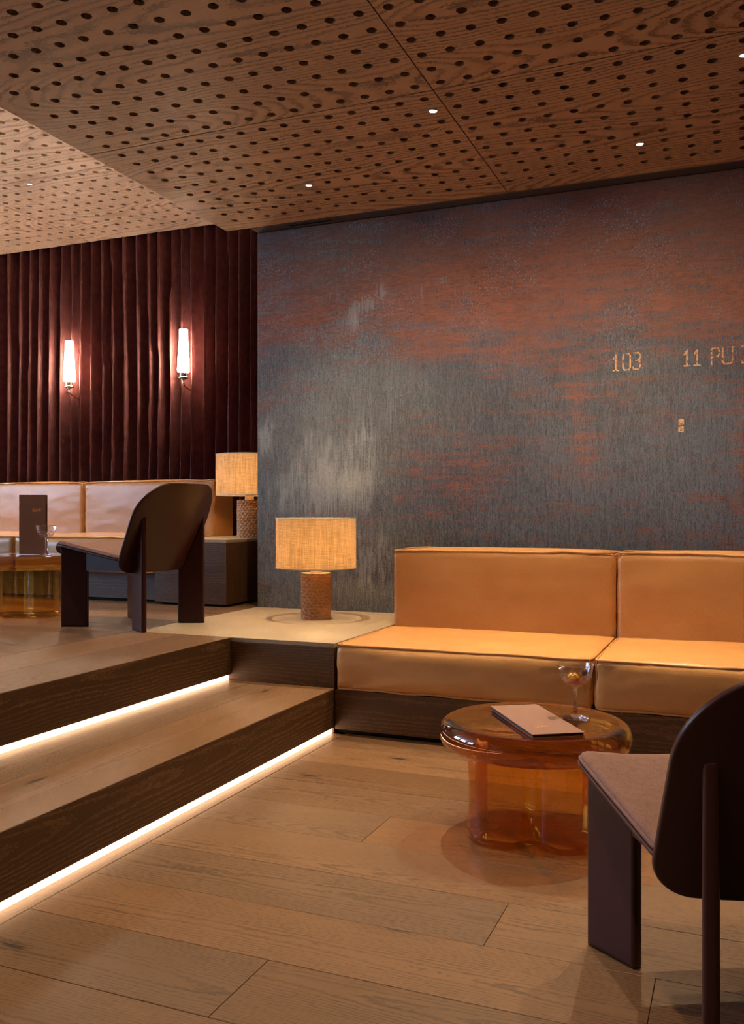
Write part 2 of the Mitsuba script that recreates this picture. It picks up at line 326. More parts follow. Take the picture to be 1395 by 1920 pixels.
# the two broad steps, each with a lit slot under its face
def step(key, x_face, x_back, z0, z1, label, y_end):
    GAP = .026
    put(key + '__riser', wood_shape(cbox((x_face - .022, -1.2, z0 + GAP), (x_face, y_end, z1 - .001), .0015), 'mat_dark_oak', 1), 'dark brown oak face of the step')
    w = (x_face - x_back) / 2
    for i in range(2):
        put(num(key + '__plank'), wood_shape(cbox((x_back + i * w + .0006, -1.2, z1 - .02), (x_back + (i + 1) * w - .0006, y_end, z1), .0015), 'mat_floor', 1))
    put(key + '__core', mikit.ply(cbox((x_back + .01, -1.2, z0 + GAP + .002), (x_face - .0225, y_end - .001, z1 - .0205)), 'mat_black'), 'unlit core behind the face')
    em = {'type': 'area', 'radiance': rgb(LEDC * 5.2)}
    m = cbox((x_face - .030, -1.19, z0 + .001), (x_face - .008, y_end - .003, z0 + GAP - .001), .001)
    put(key + '__light_strip', mikit.ply(m, pr((.8, .8, .8), .5), False, emitter=em), 'glowing warm white light strip')
    tag(key, label, 'step')
step('stair_step', XS, XP - .03, 0, ZS, 'lower broad oak step with a glowing strip along the lower floor', YF - .001)
step('stair_step_001', XP, XW - .001, ZS, ZP, 'upper broad oak step edging the raised floor, glowing strip above the lower tread', YF - .001)

# rust wall, and the walls that close the room
put('wall_back', mikit.ply(cbox((XW, YW, ZP - .39), (XR, YW + .2, ZC - .004)), 'mat_wallpaper'), 'rust and slate grey textured wall with worn stencilled figures', kind='structure')
put('wall_far', mikit.ply(cbox((XL - .2, YC + .28, 0), (XR, YC + .5, 3.6)), 'mat_plaster'), 'wall behind the velvet curtain', kind='structure')
put('wall_right', mikit.ply(cbox((XR, REAR, -.1), (XR + .2, YC + .5, 3.6)), 'mat_plaster'), 'wall to the right of the lounge', kind='structure')
put('wall_front', mikit.ply(cbox((XL, REAR - .2, -.1), (XR, REAR, 3.6)), 'mat_plaster'), 'wall facing the rust wall', kind='structure')
# left wall with a row of daylit windows
WIN = [(-1.6, 0.0), (.3, 1.9), (2.2, 3.8)]
zs0, zs1 = ZP + .85, 3.18
cuts = [REAR] + [q for w in WIN for q in w] + [YC + .5]
ms = [cbox((XL - .2, cuts[i], 0), (XL, cuts[i + 1], 3.6)) for i in range(0, len(cuts), 2)]
ms += [cbox((XL - .2, a, 0), (XL, b, zs0)) for a, b in WIN] + [cbox((XL - .2, a, zs1), (XL, b, 3.6)) for a, b in WIN]
put('wall_left', mikit.ply(join(*ms), 'mat_plaster'), 'wall with the windows at the far left', kind='structure')
for i, (a, b) in enumerate(WIN):
    k = f'window_{i + 1}'
    put(k, mikit.ply(join(cbox((XL - .12, a, zs0), (XL - .02, a + .05, zs1)), cbox((XL - .12, b - .05, zs0), (XL - .02, b, zs1)), cbox((XL - .12, a, zs0), (XL - .02, b, zs0 + .05)), cbox((XL - .12, a, zs1 - .05), (XL - .02, b, zs1))), 'mat_trim'), 'tall window at the far left', kind='structure')
    put(k + '__pane', mikit.ply(trimesh.Trimesh([[XL - .09, a + .05, zs0 + .05], [XL - .09, b - .05, zs0 + .05], [XL - .09, b - .05, zs1 - .05], [XL - .09, a + .05, zs1 - .05]], [[0, 1, 2], [0, 2, 3]], process=False), pr((.1, .1, .1), .5), False, emitter={'type': 'area', 'radiance': rgb(DAY)}))

# ceilings: perforated oak panels with shadow joints
HR = .0195
def perforated(x0, x1, y0, y1, xs, ys, z, skip=()):
    sh = sbox(x0 + .0025, y0 + .003, x1 - .0025, y1 - .003)
    a = np.arange(20) * 2 * np.pi / 20
    holes = [Polygon(np.column_stack([x + HR * np.cos(a), y + HR * np.sin(a)])) for x in xs for y in ys
             if x0 + .03 < x < x1 - .03 and y0 + .03 < y < y1 - .03 and not any(abs(x - s[0]) < .03 and abs(y - s[1]) < .03 for s in skip)]
    holes += [Polygon(np.column_stack([s[0] + .0215 * np.cos(a), s[1] + .0215 * np.sin(a)])) for s in skip if x0 < s[0] < x1 and y0 < s[1] < y1]
    sh = Polygon(sh.exterior.coords, [h.exterior.coords[::-1] for h in holes])
    m = trimesh.creation.extrude_polygon(sh, .018, engine='earcut'); m.apply_translation([0, 0, z]); return m
gx = list(-1.110 + .1121 * np.arange(0, 40)) + list(-1.110 - .1098 * np.arange(1, 16))
gy = list(3.537 + .1153 * np.arange(-40, 10))
def snap(x, y): return (min(gx, key=lambda q: abs(q - x)), min(gy, key=lambda q: abs(q - y)))
SPOTS = [snap(-1.216, 3.648), snap(-2.101, 4.228), snap(-.441, 4.338), snap(.006, 3.624)]
put('ceiling', mikit.ply(join(cbox((-2.894, REAR, ZC + .0185), (XR, 4.735, ZC + .09)), cbox((XW + .001, 4.735, ZC + .02), (XR, YW + .2, ZC + .09))), 'mat_black'), 'lowered ceiling of perforated brown oak panels', kind='structure')
XC = [-2.908, -1.160, .588, 2.336, XR]; YR = [4.735, 3.473, 2.213, .953, -.307, REAR]
for i in range(4):
    for j in range(5):
        x0, x1, y0, y1 = XC[i], XC[i + 1], YR[j + 1], YR[j]
        if i < 3 and j < 3: m = perforated(x0, x1, y0, y1, gx, gy, ZC, SPOTS)
        else: m = cbox((x0 + .0015, y0 + .0015, ZC), (x1 - .0015, y1 - .0015, ZC + .018))
        put(num('ceiling__panel'), wood_shape(m, 'mat_ceiling', 0))
put('ceiling__fascia', wood_shape(cbox((-2.908, REAR, ZC + .0185), (-2.895, 4.735, ZU + .02)), 'mat_ceiling', 1))
m = trimesh.Trimesh([[-2.912, .6, ZC + .075], [-2.912, 4.70, ZC + .075], [-2.944, 4.70, ZC + .060], [-2.944, .6, ZC + .060]], [[0, 1, 2], [0, 2, 3]], process=False)
tag('cove_light', 'linear cove light hidden above the edge of the lowered ceiling', 'cove light')
put('cove_light__strip', mikit.ply(m, pr((.8, .8, .8), .5), False, emitter={'type': 'area', 'radiance': rgb(np.array([1.0, .76, .56]) * 42)}))
put('cove_light__ledge', mikit.ply(cbox((-2.946, .6, ZC + .050), (-2.9085, 4.70, ZC + .058), .001), 'mat_trim'))
put('trim_1', mikit.ply(cbox((XW + .001, 4.737, ZC - .002), (XR, YW + .19, ZC + .012)), 'mat_trim'), 'dark strip between ceiling panels and rust wall', kind='structure')
put('ceiling_001', mikit.ply(join(cbox((XL, REAR, ZU + .0185), (-2.9, YC + .02, ZU + .09)), cbox((-2.9, 4.735, ZU + .0185), (XR, YC + .02, ZU + .09))), 'mat_black'), 'higher ceiling of perforated oak panels at the left', kind='structure')
put('ceiling_001__curtain_pocket', mikit.ply(cbox((XL, YC + .0005, ZU + .0905), (XR, YC + .5, ZU + .12)), 'mat_black'))
ux = list(-4.468 + .113 * np.arange(-30, 15)); uy = list(4.872 + .118 * np.arange(-10, 10))
UX = [-8.581, -6.833, -5.085, -3.337, -2.91]; UY = [YC, 4.813, 3.553, 2.293, 1.0, REAR]
USPOT = [(-5.367, 4.872)]
USPOT = [(min(ux, key=lambda q: abs(q + 4.58)), 4.872)]
for i in range(4):
    for j in range(5):
        x0, x1, y0, y1 = UX[i], UX[i + 1], UY[j + 1], UY[j]
        m = perforated(x0, x1, y0, y1, ux, uy, ZU, USPOT) if i in (1, 2, 3) and j < 2 else cbox((x0 + .0015, y0 + .0015, ZU), (x1 - .0015, y1 - .0015, ZU + .018))
        put(num('ceiling_001__panel'), wood_shape(m, 'mat_ceiling_pale', 0))

# downlights in holes of the ceilings
DL = ['round downlight set in a ceiling hole, beside the crossing of the panel joints', 'round downlight at the far left of the lowered ceiling, nearest the curtain',
      'round downlight above the stencilled figures, nearest the rust wall', 'round downlight cut by the right edge of the picture']
def downlight(x, y, z, label, glow):
    k = num('ceiling_downlight'); tag(k, label, 'downlight')
    put(k + '__trim', mikit.ply(lathe([(.016, .010), (.0205, .010), (.0205, -.0015), (.0225, -.0025), (.0185, -.004), (.016, -.0015), (.016, .010)], 32, (x, y, z)), 'mat_chrome', 40))
    put(k + '__lens', mikit.ply(lathe([(0, .006), (.0155, .006), (.0155, .0015), (.010, -.0015), (0, -.003)], 24, (x, y, z)), pr((.8, .8, .8), .4), 40, emitter={'type': 'area', 'radiance': rgb(np.array([1, .86, .66]) * glow)}))
for (x, y), l in zip(SPOTS, DL): downlight(x, y, ZC, l, 30)
downlight(*USPOT[0], ZU, 'small pale downlight in the higher ceiling at the left', 2.2)
AIM = [(-1.05, 3.20, 0), (-2.20, 4.02, .4), (-.5, 3.80, .4), (-.05, 3.15, 0)]
POW = [15.0, 12.0, 13.0, 15.0]
for i, ((x, y), a, p) in enumerate(zip(SPOTS, AIM, POW)): spot(f'light_downlight_{i}', (x, y, ZC - .012), a, p, 45, 6)
# the same row of downlights goes on behind the camera
for i, (x, y, tx, ty, p) in enumerate([(-.9, 1.75, -.95, 1.75, 5), (.35, 2.2, .3, 2.2, 3), (-1.95, 1.8, -1.95, 1.9, 5), (-.3, .5, -.6, .9, 6)]):
    spot(f'light_row_{i}', (x, y, ZC - .012), (tx, ty, 0), p, 43, 14)
for i, (x, y, tx, ty, p) in enumerate([(-4.58, 4.872, -4.58, 4.90, 9), (-3.3, 3.1, -3.3, 3.1, 8), (-5.7, 4.872, -5.7, 4.90, 9)]):
    spot(f'light_upper_{i}', (x, y, ZU - .012), (tx, ty, ZP), p, 40, 16)

# wall-washing downlights farther back
for i, x in enumerate((-2.15, -1.25, -.35)): spot(f'light_wallwash_{i}', (x, 1.7, ZC - .02), (x, 4.827, 1.60), 12.5, 20, 7, np.array([1.0, .82, .62]))

# slot diffuser in the dark strip, adjustable spot on the higher ceiling
k = 'air_vent'; tag(k, 'short black slot air vent in the dark ceiling strip', 'vent')
put(k + '__frame', mikit.ply(join(cbox((-2.50, 4.756, ZC - .006), (-2.22, 4.760, ZC - .002)), cbox((-2.50, 4.792, ZC - .006), (-2.22, 4.796, ZC - .002)), cbox((-2.50, 4.756, ZC - .006), (-2.495, 4.796, ZC - .002)), cbox((-2.225, 4.756, ZC - .006), (-2.22, 4.796, ZC - .002))), 'mat_trim'))
put(k + '__slot', mikit.ply(cbox((-2.495, 4.760, ZC - .004), (-2.225, 4.792, ZC - .0021)), 'mat_black'))

# ------------------------------------------------------------------ low benches carrying the lamps
def bench(key, lo, hi, label, along_top=0, gap=.0):
    tag(key, label, 'bench')
    (x0, y0, z0), (x1, y1, z1) = lo, hi
    if gap: put(key + '__foot', mikit.ply(cbox((x0 + .03, y0 + .03, z0), (x1 - .03, y1, z0 + gap)), 'mat_black'), 'recessed black foot')
    put(key + '__body', wood_shape(cbox((x0, y0, z0 + gap), (x1, y1, z1 - .02), .0015), 'mat_dark_oak', 0), 'dark brown oak body')
    put(key + '__top', wood_shape(cbox((x0, y0, z1 - .0195), (x1, y1, z1), .0015), 'mat_bench_top', along_top), 'paler greyish oak top')
bench('lamp_bench', (XW, YF, 0.0), (XS - .0005, YW - .001, ZP), 'low built-in oak bench beside the tan sofa, its pale top under the front table lamp')
bench('lamp_bench_001', (-3.432, 4.727, ZP), (-2.908, 5.96, .809), 'raised dark oak box behind the chair, carrying the lamp half hidden by the wall', 1, .014)

# ------------------------------------------------------------------ leather sofas
def cushion(lo, hi, puff=(.012, .012, .012), r=.022, wr=.0022, seed=0, step=.02, sag=0.0):
    m, c, h = grid_box(lo, hi, step); v = m.vertices.copy()
    q = v * h
    inner = h - r; d = np.clip(np.abs(q) - inner, 0, None); core = np.clip(q, -inner, inner)
    ln = np.linalg.norm(d, axis=1, keepdims=True); p = core + np.sign(q) * d / np.maximum(ln, 1e-9) * r
    w = [(1 - np.abs(v[:, k]) ** 3) for k in range(3)]
    for k in range(3):
        a, b = [j for j in range(3) if j != k]
        p[:, k] += np.sign(v[:, k]) * (np.abs(v[:, k]) > .999) * puff[k] * np.clip(w[a], 0, 1) * np.clip(w[b], 0, 1)
    p += c
    nrm = np.sign(v) * (np.abs(v) > .999); nrm = nrm / np.maximum(np.linalg.norm(nrm, axis=1, keepdims=True), 1)
    wrk = (meshkit.fbm(p * [4, 6, 17] + seed * 7.3, 4, seed) - .5) * wr * 3
    edge = np.clip(1 - np.max(np.sort(np.abs(v), axis=1)[:, 1:2], axis=1), 0, 1)
    pull = (meshkit.noise(p * 34 + seed) - .5) * .006 * np.exp(-edge / .06)
    p += nrm * (wrk + pull)[:, None]
    if sag: p[:, 2] -= sag * (np.abs(v[:, 0]) ** 6) * (v[:, 2] > .5)
    return trimesh.Trimesh(p, m.faces, process=False)
def piping(lo, hi, seed=0, r=.0052, off=.004):
    x0, y0, z0 = np.array(lo) + off; x1, y1, z1 = np.array(hi) - off; out = []
    rect = resample(round_poly([(x0, y0), (x1, y0), (x1, y1), (x0, y1)], [.022] * 4, 8), 160)
    for z in (z0, z1):
        p = np.column_stack([rect, np.full(len(rect), z)])
        p = p + (meshkit.noise(np.stack([p * 9 + 3 * k + seed for k in range(1)])[0])[:, None] - .5) * [0.004, .004, .010]
        out.append(tube(p, r, 8, True))
    for x, y in ((x0, y0), (x1, y0), (x0, y1), (x1, y1)):
        s = .006; X = x + (s if x == x0 else -s); Y = y + (s if y == y0 else -s)
        zz = np.linspace(z0, z1, 12); out.append(tube(np.column_stack([np.full(12, X), np.full(12, Y), zz]), r, 8))
    return join(*out)
def sofa(key, xs, y0, zb, plinth_y, y_back, label, ztop, zseat, plinth_end):
    tag(key, label, 'sofa')
    x_hi, x_lo = max(xs), min(xs)
    put(key + '__plinth', wood_shape(cbox((x_lo, plinth_y, zb + .018), (x_hi + plinth_end, y_back, zb + .193), .002), 'mat_dark_oak', 0), 'dark oak plinth under the cushions')
    put(key + '__foot', mikit.ply(cbox((x_lo, plinth_y + .02, zb), (x_hi + plinth_end, y_back, zb + .018)), 'mat_black'), 'black recess under the plinth')
    for i in range(len(xs) - 1):
        a, b = sorted((xs[i], xs[i + 1])); g = .004
        lo, hi = (a + g, y0, zb + .1945), (b - g, y0 + .702, zseat)
        n = num(key + '__seat_cushion')
        put(n, mikit.ply(cushion(lo, hi, (.003, .020, .022), .020, .0040, 3 + i), 'mat_leather', 60))
        put(n + '__piping', mikit.ply(piping(lo, hi, i), 'mat_piping', True))
        lo, hi = (a + g, y0 + .708, zb + .1945), (b - g, y0 + .972, ztop)
        n = num(key + '__back_cushion')
        put(n, mikit.ply(cushion(lo, hi, (.003, .012, .010), .020, .0024, 13 + i, sag=.012), 'mat_leather', 60))
        put(n + '__piping', mikit.ply(piping(lo, hi, 20 + i), 'mat_piping', True))
sofa('sofa', [XS + .002, -.540, .581], 3.600, 0.0, YF, YW - .001, 'tan leather sofa on a dark plinth along the rust wall', .787, .394, 0)
sofa('sofa_001', [-3.436, -4.587, -5.738, -6.889], 4.727, ZP, 4.81, 5.96, 'tan leather sofa on the raised floor in front of the velvet curtain', 1.208, .815, 0)

# ------------------------------------------------------------------ velvet curtain and its two sconces
def px_x(px, y):    # x of the point at depth line y seen at that column
    d = FWD + RT * (px - CX) / F; return d[0] / d[1] * y
RIDGE = [-8, 12, 33, 51, 69, 90, 112, 133, 149, 168, 189, 206, 229, 253, 276, 295, 318, 339, 356, 381, 401, 425, 447, 468, 482]
rx = np.array([px_x(p, YC - .02) for p in RIDGE])
left = list(np.arange(rx[0] - .14, -7.6, -.135))[::-1]; right_ = list(np.arange(rx[-1] + .14, -1.9, .14))
rx = np.array(left + list(rx) + right_)
def curtain():
    xs = np.arange(rx[0], rx[-1], .008); zz = np.linspace(ZP + .01, ZU + .045, 40)
    X, Z = np.meshgrid(xs, zz, indexing='ij')
    warp = (meshkit.noise(np.stack([X * 2.1, Z * .45, X * 0 + 3], -1)) - .5) * .07 * np.clip((ZU - Z) / 2.2, 0, 1)
    ph = np.interp(X + warp, rx, np.arange(len(rx))); i = np.floor(ph); t = ph - i
    amp = .085 + .06 * meshkit.noise(np.stack([i * 1.7, i * 0 + .3, Z * .25], -1))
    wv = 0.5 + 0.5 * np.cos(2 * np.pi * (t + .10 * np.sin(2 * np.pi * t)))
    Y = YC + .165 - (amp + .05) * wv ** .8 + .010 * (meshkit.noise(np.stack([X * 40, Z * 2.5, X * 0], -1)) - .5)
    v = np.stack([X, Y, Z], -1).reshape(-1, 3); n, m = X.shape
    a, b = np.meshgrid(np.arange(n - 1), np.arange(m - 1), indexing='ij')
    q = np.stack([a * m + b, (a + 1) * m + b, (a + 1) * m + b + 1, a * m + b + 1], -1).reshape(-1, 4)
    return trimesh.Trimesh(v, np.vstack([q[:, [0, 1, 2]], q[:, [0, 2, 3]]]), process=False)
put('curtain', mikit.ply(curtain(), 'mat_velvet', True), 'floor-length burgundy velvet curtain hanging in folds behind the back sofa', 'curtain')

def sconce(px, label):
    y = YC - .09; x = px_x(px, y); k = num('wall_sconce'); tag(k, label, 'wall lamp', 'sconces on the curtain')
    z0, z1 = 2.08, 2.42
    if px > 300: z0, z1 = z0 + .01, z1 + .01
    prof = [(0, z0), (.046, z0), (.050, z0 + .02), (.049, z0 + .07), (.043, z0 + .15), (.037, z0 + .25), (.035, z1 - .01), (.033, z1), (0, z1 + .002)]
    put(k + '__glass_shade', mikit.ply(lathe(prof, 32, (x, y, 0)), pr((.9, .9, .9), .4), 50, emitter={'type': 'area', 'radiance': rgb(SCON * 90.0)}), 'glowing white tubular glass')
    put(k + '__socket', mikit.ply(lathe([(0, z0 - .002), (.030, z0 - .002), (.032, z0 - .035), (.038, z0 - .04), (.038, z0 - .048), (.02, z0 - .052), (.018, z0 - .062), (0, z0 - .062)], 28, (x, y, 0)), 'mat_metal', 40), 'brass socket')
    t = np.linspace(0, 1, 14); hook = np.column_stack([x + .012 * t ** 2, y + .150 * np.clip(t - .35, 0, 1) / .65 * 1.0, z0 - .06 - .075 * np.sin(t * 1.45)])
    put(k + '__arm', mikit.ply(tube(hook, .0075, 10), 'mat_metal', True), 'curved brass arm')
sconce(130, 'glowing tubular glass sconce on the curtain, the left and lower one in view')
sconce(344, 'glowing tubular glass sconce on the curtain, the right and higher one in view')

for i, px_ in enumerate((-84, -300)): sconce(px_, 'glowing tubular glass sconce farther left along the curtain, outside the picture' if i == 0 else 'glowing tubular glass sconce at the far left end of the curtain, outside the picture')

# adjustable spot under the higher ceiling, peeping past the edge of the lowered one
k = 'ceiling_spotlight'; tag(k, 'small black adjustable spotlight peeping past the edge of the lowered ceiling', 'spotlight')
sx, sy = -3.62, 5.72
put(k + '__bracket', mikit.ply(lathe([(0, ZU - .0005), (.03, ZU - .0005), (.03, ZU - .012), (.008, ZU - .014), (.008, ZU - .055), (0, ZU - .055)], 24, (sx, sy, 0)), 'mat_black', 40))
head = lathe([(0, -.05), (.026, -.05), (.030, -.04), (.030, .05), (.026, .05), (.022, .035), (0, .035)], 28); head.apply_transform(trimesh.transformations.rotation_matrix(2.2, [.5, 1, 0])); head.apply_translation([sx, sy, ZU - .075])
put(k + '__head', mikit.ply(head, 'mat_trim', 40))

# ------------------------------------------------------------------ table lamps
def hammered(R, h, seed):
    na, nz = 300, 220; cell = .0262; r_ = np.random.default_rng(seed); pts = []
    rows = int(h / (cell * .62)); cols = int(2 * np.pi * R / cell)
    for j in range(-1, rows + 2):
        for i in range(cols):
            pts.append([(i + .5 * (j % 2) + r_.uniform(-.22, .22)) / cols * 2 * np.pi * R, (j + .5 + r_.uniform(-.2, .2)) * h / rows])
    pts = np.array(pts); W = 2 * np.pi * R
    allp = np.vstack([pts, pts + [W, 0], pts - [W, 0]]) * [1, 1.55]
    A, Z = np.meshgrid(np.arange(na) / na * W, np.linspace(0, h, nz), indexing='ij')
    d, _ = cKDTree(allp).query(np.column_stack([A.ravel(), Z.ravel() * 1.55]), k=2)
    t = np.clip(2 * d[:, 0] / (d[:, 0] + d[:, 1]), 0, 1)
    rad = (R - .0062 + .0062 * np.clip(t ** 2.2, 0, 1)).reshape(A.shape)
    endf = np.clip(np.minimum(Z, h - Z) / .004, 0, 1); rad = R - .001 - (R - .001 - rad) * endf
    ang = A / R
    v = np.stack([rad * np.cos(ang), rad * np.sin(ang), Z], -1).reshape(-1, 3)
    i, j = np.meshgrid(np.arange(na), np.arange(nz - 1), indexing='ij'); i2 = (i + 1) % na
    q = np.stack([i * nz + j, i2 * nz + j, i2 * nz + j + 1, i * nz + j + 1], -1).reshape(-1, 4)
    f = np.vstack([q[:, [0, 1, 2]], q[:, [0, 2, 3]]]); v = np.vstack([v, [[0, 0, 0], [0, 0, h]]]); c0 = na * nz
    k = np.arange(na); k2 = (k + 1) % na
    f = np.vstack([f, np.stack([np.full(na, c0), k2 * nz, k * nz], 1), np.stack([np.full(na, c0 + 1), k * nz + nz - 1, k2 * nz + nz - 1], 1)])
    return trimesh.Trimesh(v, f, process=False)
def table_lamp(x, y, z, label, seed, power):
    k = num('table_lamp'); tag(k, label, 'table lamp', None)
    m = hammered(.0825, .250, seed); m.apply_translation([x, y, z + .0005])
    put(k + '__base', mikit.ply(m, 'mat_lamp_base', 35), 'brown hammered cylinder base')
    put(k + '__neck', mikit.ply(lathe([(0, z + .2508), (.030, z + .2508), (.030, z + .296), (.020, z + .30), (.020, z + .335), (0, z + .335)], 32, (x, y, 0)), 'mat_neck', 40), 'pale neck')
    R, z0, z1 = .218, z + .279, z + .547; n = 120; a = np.arange(n + 1) * 2 * np.pi / n
    zz = np.linspace(z0, z1, 5); A, Z = np.meshgrid(a, zz, indexing='ij')
    v = np.stack([x + R * np.cos(A), y + R * np.sin(A), Z], -1).reshape(-1, 3); uv = np.stack([(A * R).ravel(), Z.ravel()], 1)
    i, j = np.meshgrid(np.arange(n), np.arange(4), indexing='ij'); q = np.stack([i * 5 + j, (i + 1) * 5 + j, (i + 1) * 5 + j + 1, i * 5 + j + 1], -1).reshape(-1, 4)
    put(k + '__shade', mikit.ply(trimesh.Trimesh(v, np.vstack([q[:, [0, 1, 2]], q[:, [0, 2, 3]]]), process=False), 'mat_shade', True, uv=uv), 'woven drum shade glowing amber')
    for zr in (z0, z1):
        c = np.column_stack([x + R * np.cos(a[:-1]), y + R * np.sin(a[:-1]), np.full(n, zr)])
        put(num(k + '__shade__rim'), mikit.ply(tube(c, .003, 8, True), 'mat_shade_rim', True))
    arms = [tube([(x + .018 * math.cos(t), y + .018 * math.sin(t), z + .33), (x + (R - .002) * math.cos(t), y + (R - .002) * math.sin(t), z0 + .02)], .0018, 6) for t in (.4, 2.5, 4.6)]
    put(k + '__shade__spider', mikit.ply(join(*arms), 'mat_metal', True))
    put(k + '__bulb', {'type': 'sphere', 'center': [x, y, z + .375], 'radius': .036, 'bsdf': pr((.9, .9, .9), .5), 'emitter': {'type': 'area', 'radiance': rgb(LAMP * power)}})
table_lamp(-2.140, 4.400, ZP, 'table lamp with woven drum shade on the pale bench before the rust wall', 1, 100)
table_lamp(-3.000, 5.165, .809, 'table lamp on the raised oak box, half hidden by the rust wall', 2, 100)

# ------------------------------------------------------------------ lounge chairs
def chair(cx, cy, deg, z0, label):
    k = num('lounge_chair'); tag(k, label, 'chair')
    M = T().translate([cx, cy, z0]).rotate([0, 0, 1], deg)
    def add(part, mesh, mat, smooth, lab=None):
        s = mikit.ply(mesh, mat, smooth); s['to_world'] = M; return put(num(k + '__' + part), s, lab)
    seatz = lambda u: .400 - .165 * (u + .30) - 9.0 * np.clip(-.235 - u, 0, None) ** 2
    side = lambda u, v: .018 * (np.abs(v) / .28) ** 3
    out = resample(round_poly([(-.305, -.285), (.150, -.265), (.196, -.12), (.196, .12), (.150, .265), (-.305, .285)], [.085, .03, .05, .05, .03, .085], 14), 180)
    def bend(m):
        v = m.vertices.copy(); v[:, 2] += seatz(v[:, 0]) + side(v[:, 0], v[:, 1]); return trimesh.Trimesh(v, m.faces, process=False)
    sh = [(.985, .012), (.996, .010), (1.0, .006), (.996, .002), (.985, 0)]
    add('seat_shell', bend(loft(out, sh, 12)), 'mat_lacquer', 40)
    pad = [(.90, .033), (.94, .0315), (.965, .028), (.978, .022), (.980, .017), (.976, .0122)]
    add('seat_pad', bend(loft(out, pad, 12)), 'mat_felt', 60, 'brownish pink felt seat pad')
    c = (out.max(0) + out.min(0)) / 2; p = c + .979 * (out - c)
    pm = tube(np.column_stack([p, np.full(len(p), .0165)]), .0042, 8, True)
    add('seat_pad__piping', bend(pm), 'mat_felt', True)
    # back: an upright rounded trapezium bent round the sitter and leaning back
    W = .290; bu = lambda v, z: .150 + .43 * (z - .32) + .065 * (1 - (v / W) ** 2)
    o = resample(round_poly([(-.276, .283), (.276, .283), (.288, .722), (-.288, .722)], [.075, .075, .165, .165], 16), 200)
    bl = loft(o, [(.985, .006), (.995, .0055), (1, .003), (1, -.003), (.995, -.0055), (.985, -.006)], 16)
    v = bl.vertices; add('back_shell', trimesh.Trimesh(np.column_stack([bu(v[:, 0], v[:, 1]) - v[:, 2] * .93, v[:, 0], v[:, 1] + v[:, 2] * .37]), bl.faces[:, ::-1], process=False), 'mat_lacquer', 40)
    # four slab legs set crosswise
    a = math.radians(27); th = .028
    def slab_round(prof, u, vv, du, dv):
        """the slab with its long edges rounded: layers of the outline drawn in towards both faces"""
        P = Polygon(prof).buffer(-.004).buffer(.004, quad_segs=5); ring = resample(np.array(P.exterior.coords)[:-1], 220)
        if Polygon(ring).exterior.is_ccw is False: ring = ring[::-1]
        d = np.array([du, dv]); nn = np.array([-dv, du]); layers = []
        for ins, off in ((.009, .014), (.004, .0127), (.0012, .0095), (0, .005), (0, -.005), (.0012, -.0095), (.004, -.0127), (.009, -.014)):
            t = np.roll(ring, -1, 0) - np.roll(ring, 1, 0); t /= np.linalg.norm(t, axis=1, keepdims=True) + 1e-9
            layers.append((ring + ins * np.column_stack([-t[:, 1], t[:, 0]]), off))
        n = len(ring); vs = np.vstack([np.column_stack([np.outer(l[:, 0], d) + off * nn + [u, vv], np.clip(l[:, 1], 0.0, None)]) for l, off in layers]); f = []
        for i in range(len(layers) - 1):
            for q in range(n):
                w = (q + 1) % n; f += [[i * n + q, i * n + w, (i + 1) * n + w], [i * n + q, (i + 1) * n + w, (i + 1) * n + q]]
        tv, tf = trimesh.creation.triangulate_polygon(Polygon(layers[0][0]).buffer(0), engine='earcut')
        for l, off, flip in ((layers[0][0], layers[0][1], 1), (layers[-1][0], layers[-1][1], 0)):
            b = len(vs); vs = np.vstack([vs, np.column_stack([np.outer(tv[:, 0], d) + off * nn + [u, vv], np.clip(tv[:, 1], 0, None)])]); f += [[b + x for x in (t_ if flip else t_[::-1])] for t_ in tf]
        mm = trimesh.Trimesh(vs, np.array(f), process=False); mm.merge_vertices(); mm.fix_normals(); return mm
    for s in (-1, 1):
        # front: the slab's outer end at the front, running back and inwards
        u0, v0, du, dv = -.255, s * .243, math.cos(a), -s * math.sin(a)
        prof = [(0, 0), (.138, 0)] + [(r, float(seatz(u0 + r * du) + side(0, v0 + r * dv)) + .001) for r in (.138, .09, .04, 0)]
        add('leg', slab_round(prof, u0, v0, du, dv), 'mat_lacquer', 35)
        u0, v0, du, dv = .284, s * .226, -math.cos(a), -s * math.sin(a)
        pr_ = [(0, 0), (.138, 0), (.138, .315), (.112, .315)]
        for z in np.linspace(.315, .552, 7):
            best = min(np.linspace(0, .138, 200), key=lambda r: abs(u0 + r * du - bu(v0 + r * dv, z) - .003)); pr_.append((max(best, .014), z))
        pr_ += [(.012, .562), (0, .556)]
        add('leg', slab_round(pr_, u0, v0, du, dv), 'mat_lacquer', 35)
        u1, u2 = -.15, .175
        rail = Polygon([(u1, .285), (u2, .285), (u2, float(seatz(u2)) + .001), (u1, float(seatz(u1)) + .001)])
        m = trimesh.creation.extrude_polygon(rail, .02, engine='earcut'); p = m.vertices
        mm = trimesh.Trimesh(np.column_stack([p[:, 0], s * .185 + p[:, 2] - .01, p[:, 1]]), m.faces, process=False); mm.fix_normals()
        add('rail', mm, 'mat_lacquer', False)
chair(-2.913, 3.828, -6, ZP, 'dark brown lacquered lounge chair on the raised floor, its curved back to the steps')
chair(.0195, 1.951, -62, 0, 'dark brown lacquered lounge chair cut off at the right edge beside the front glass table')

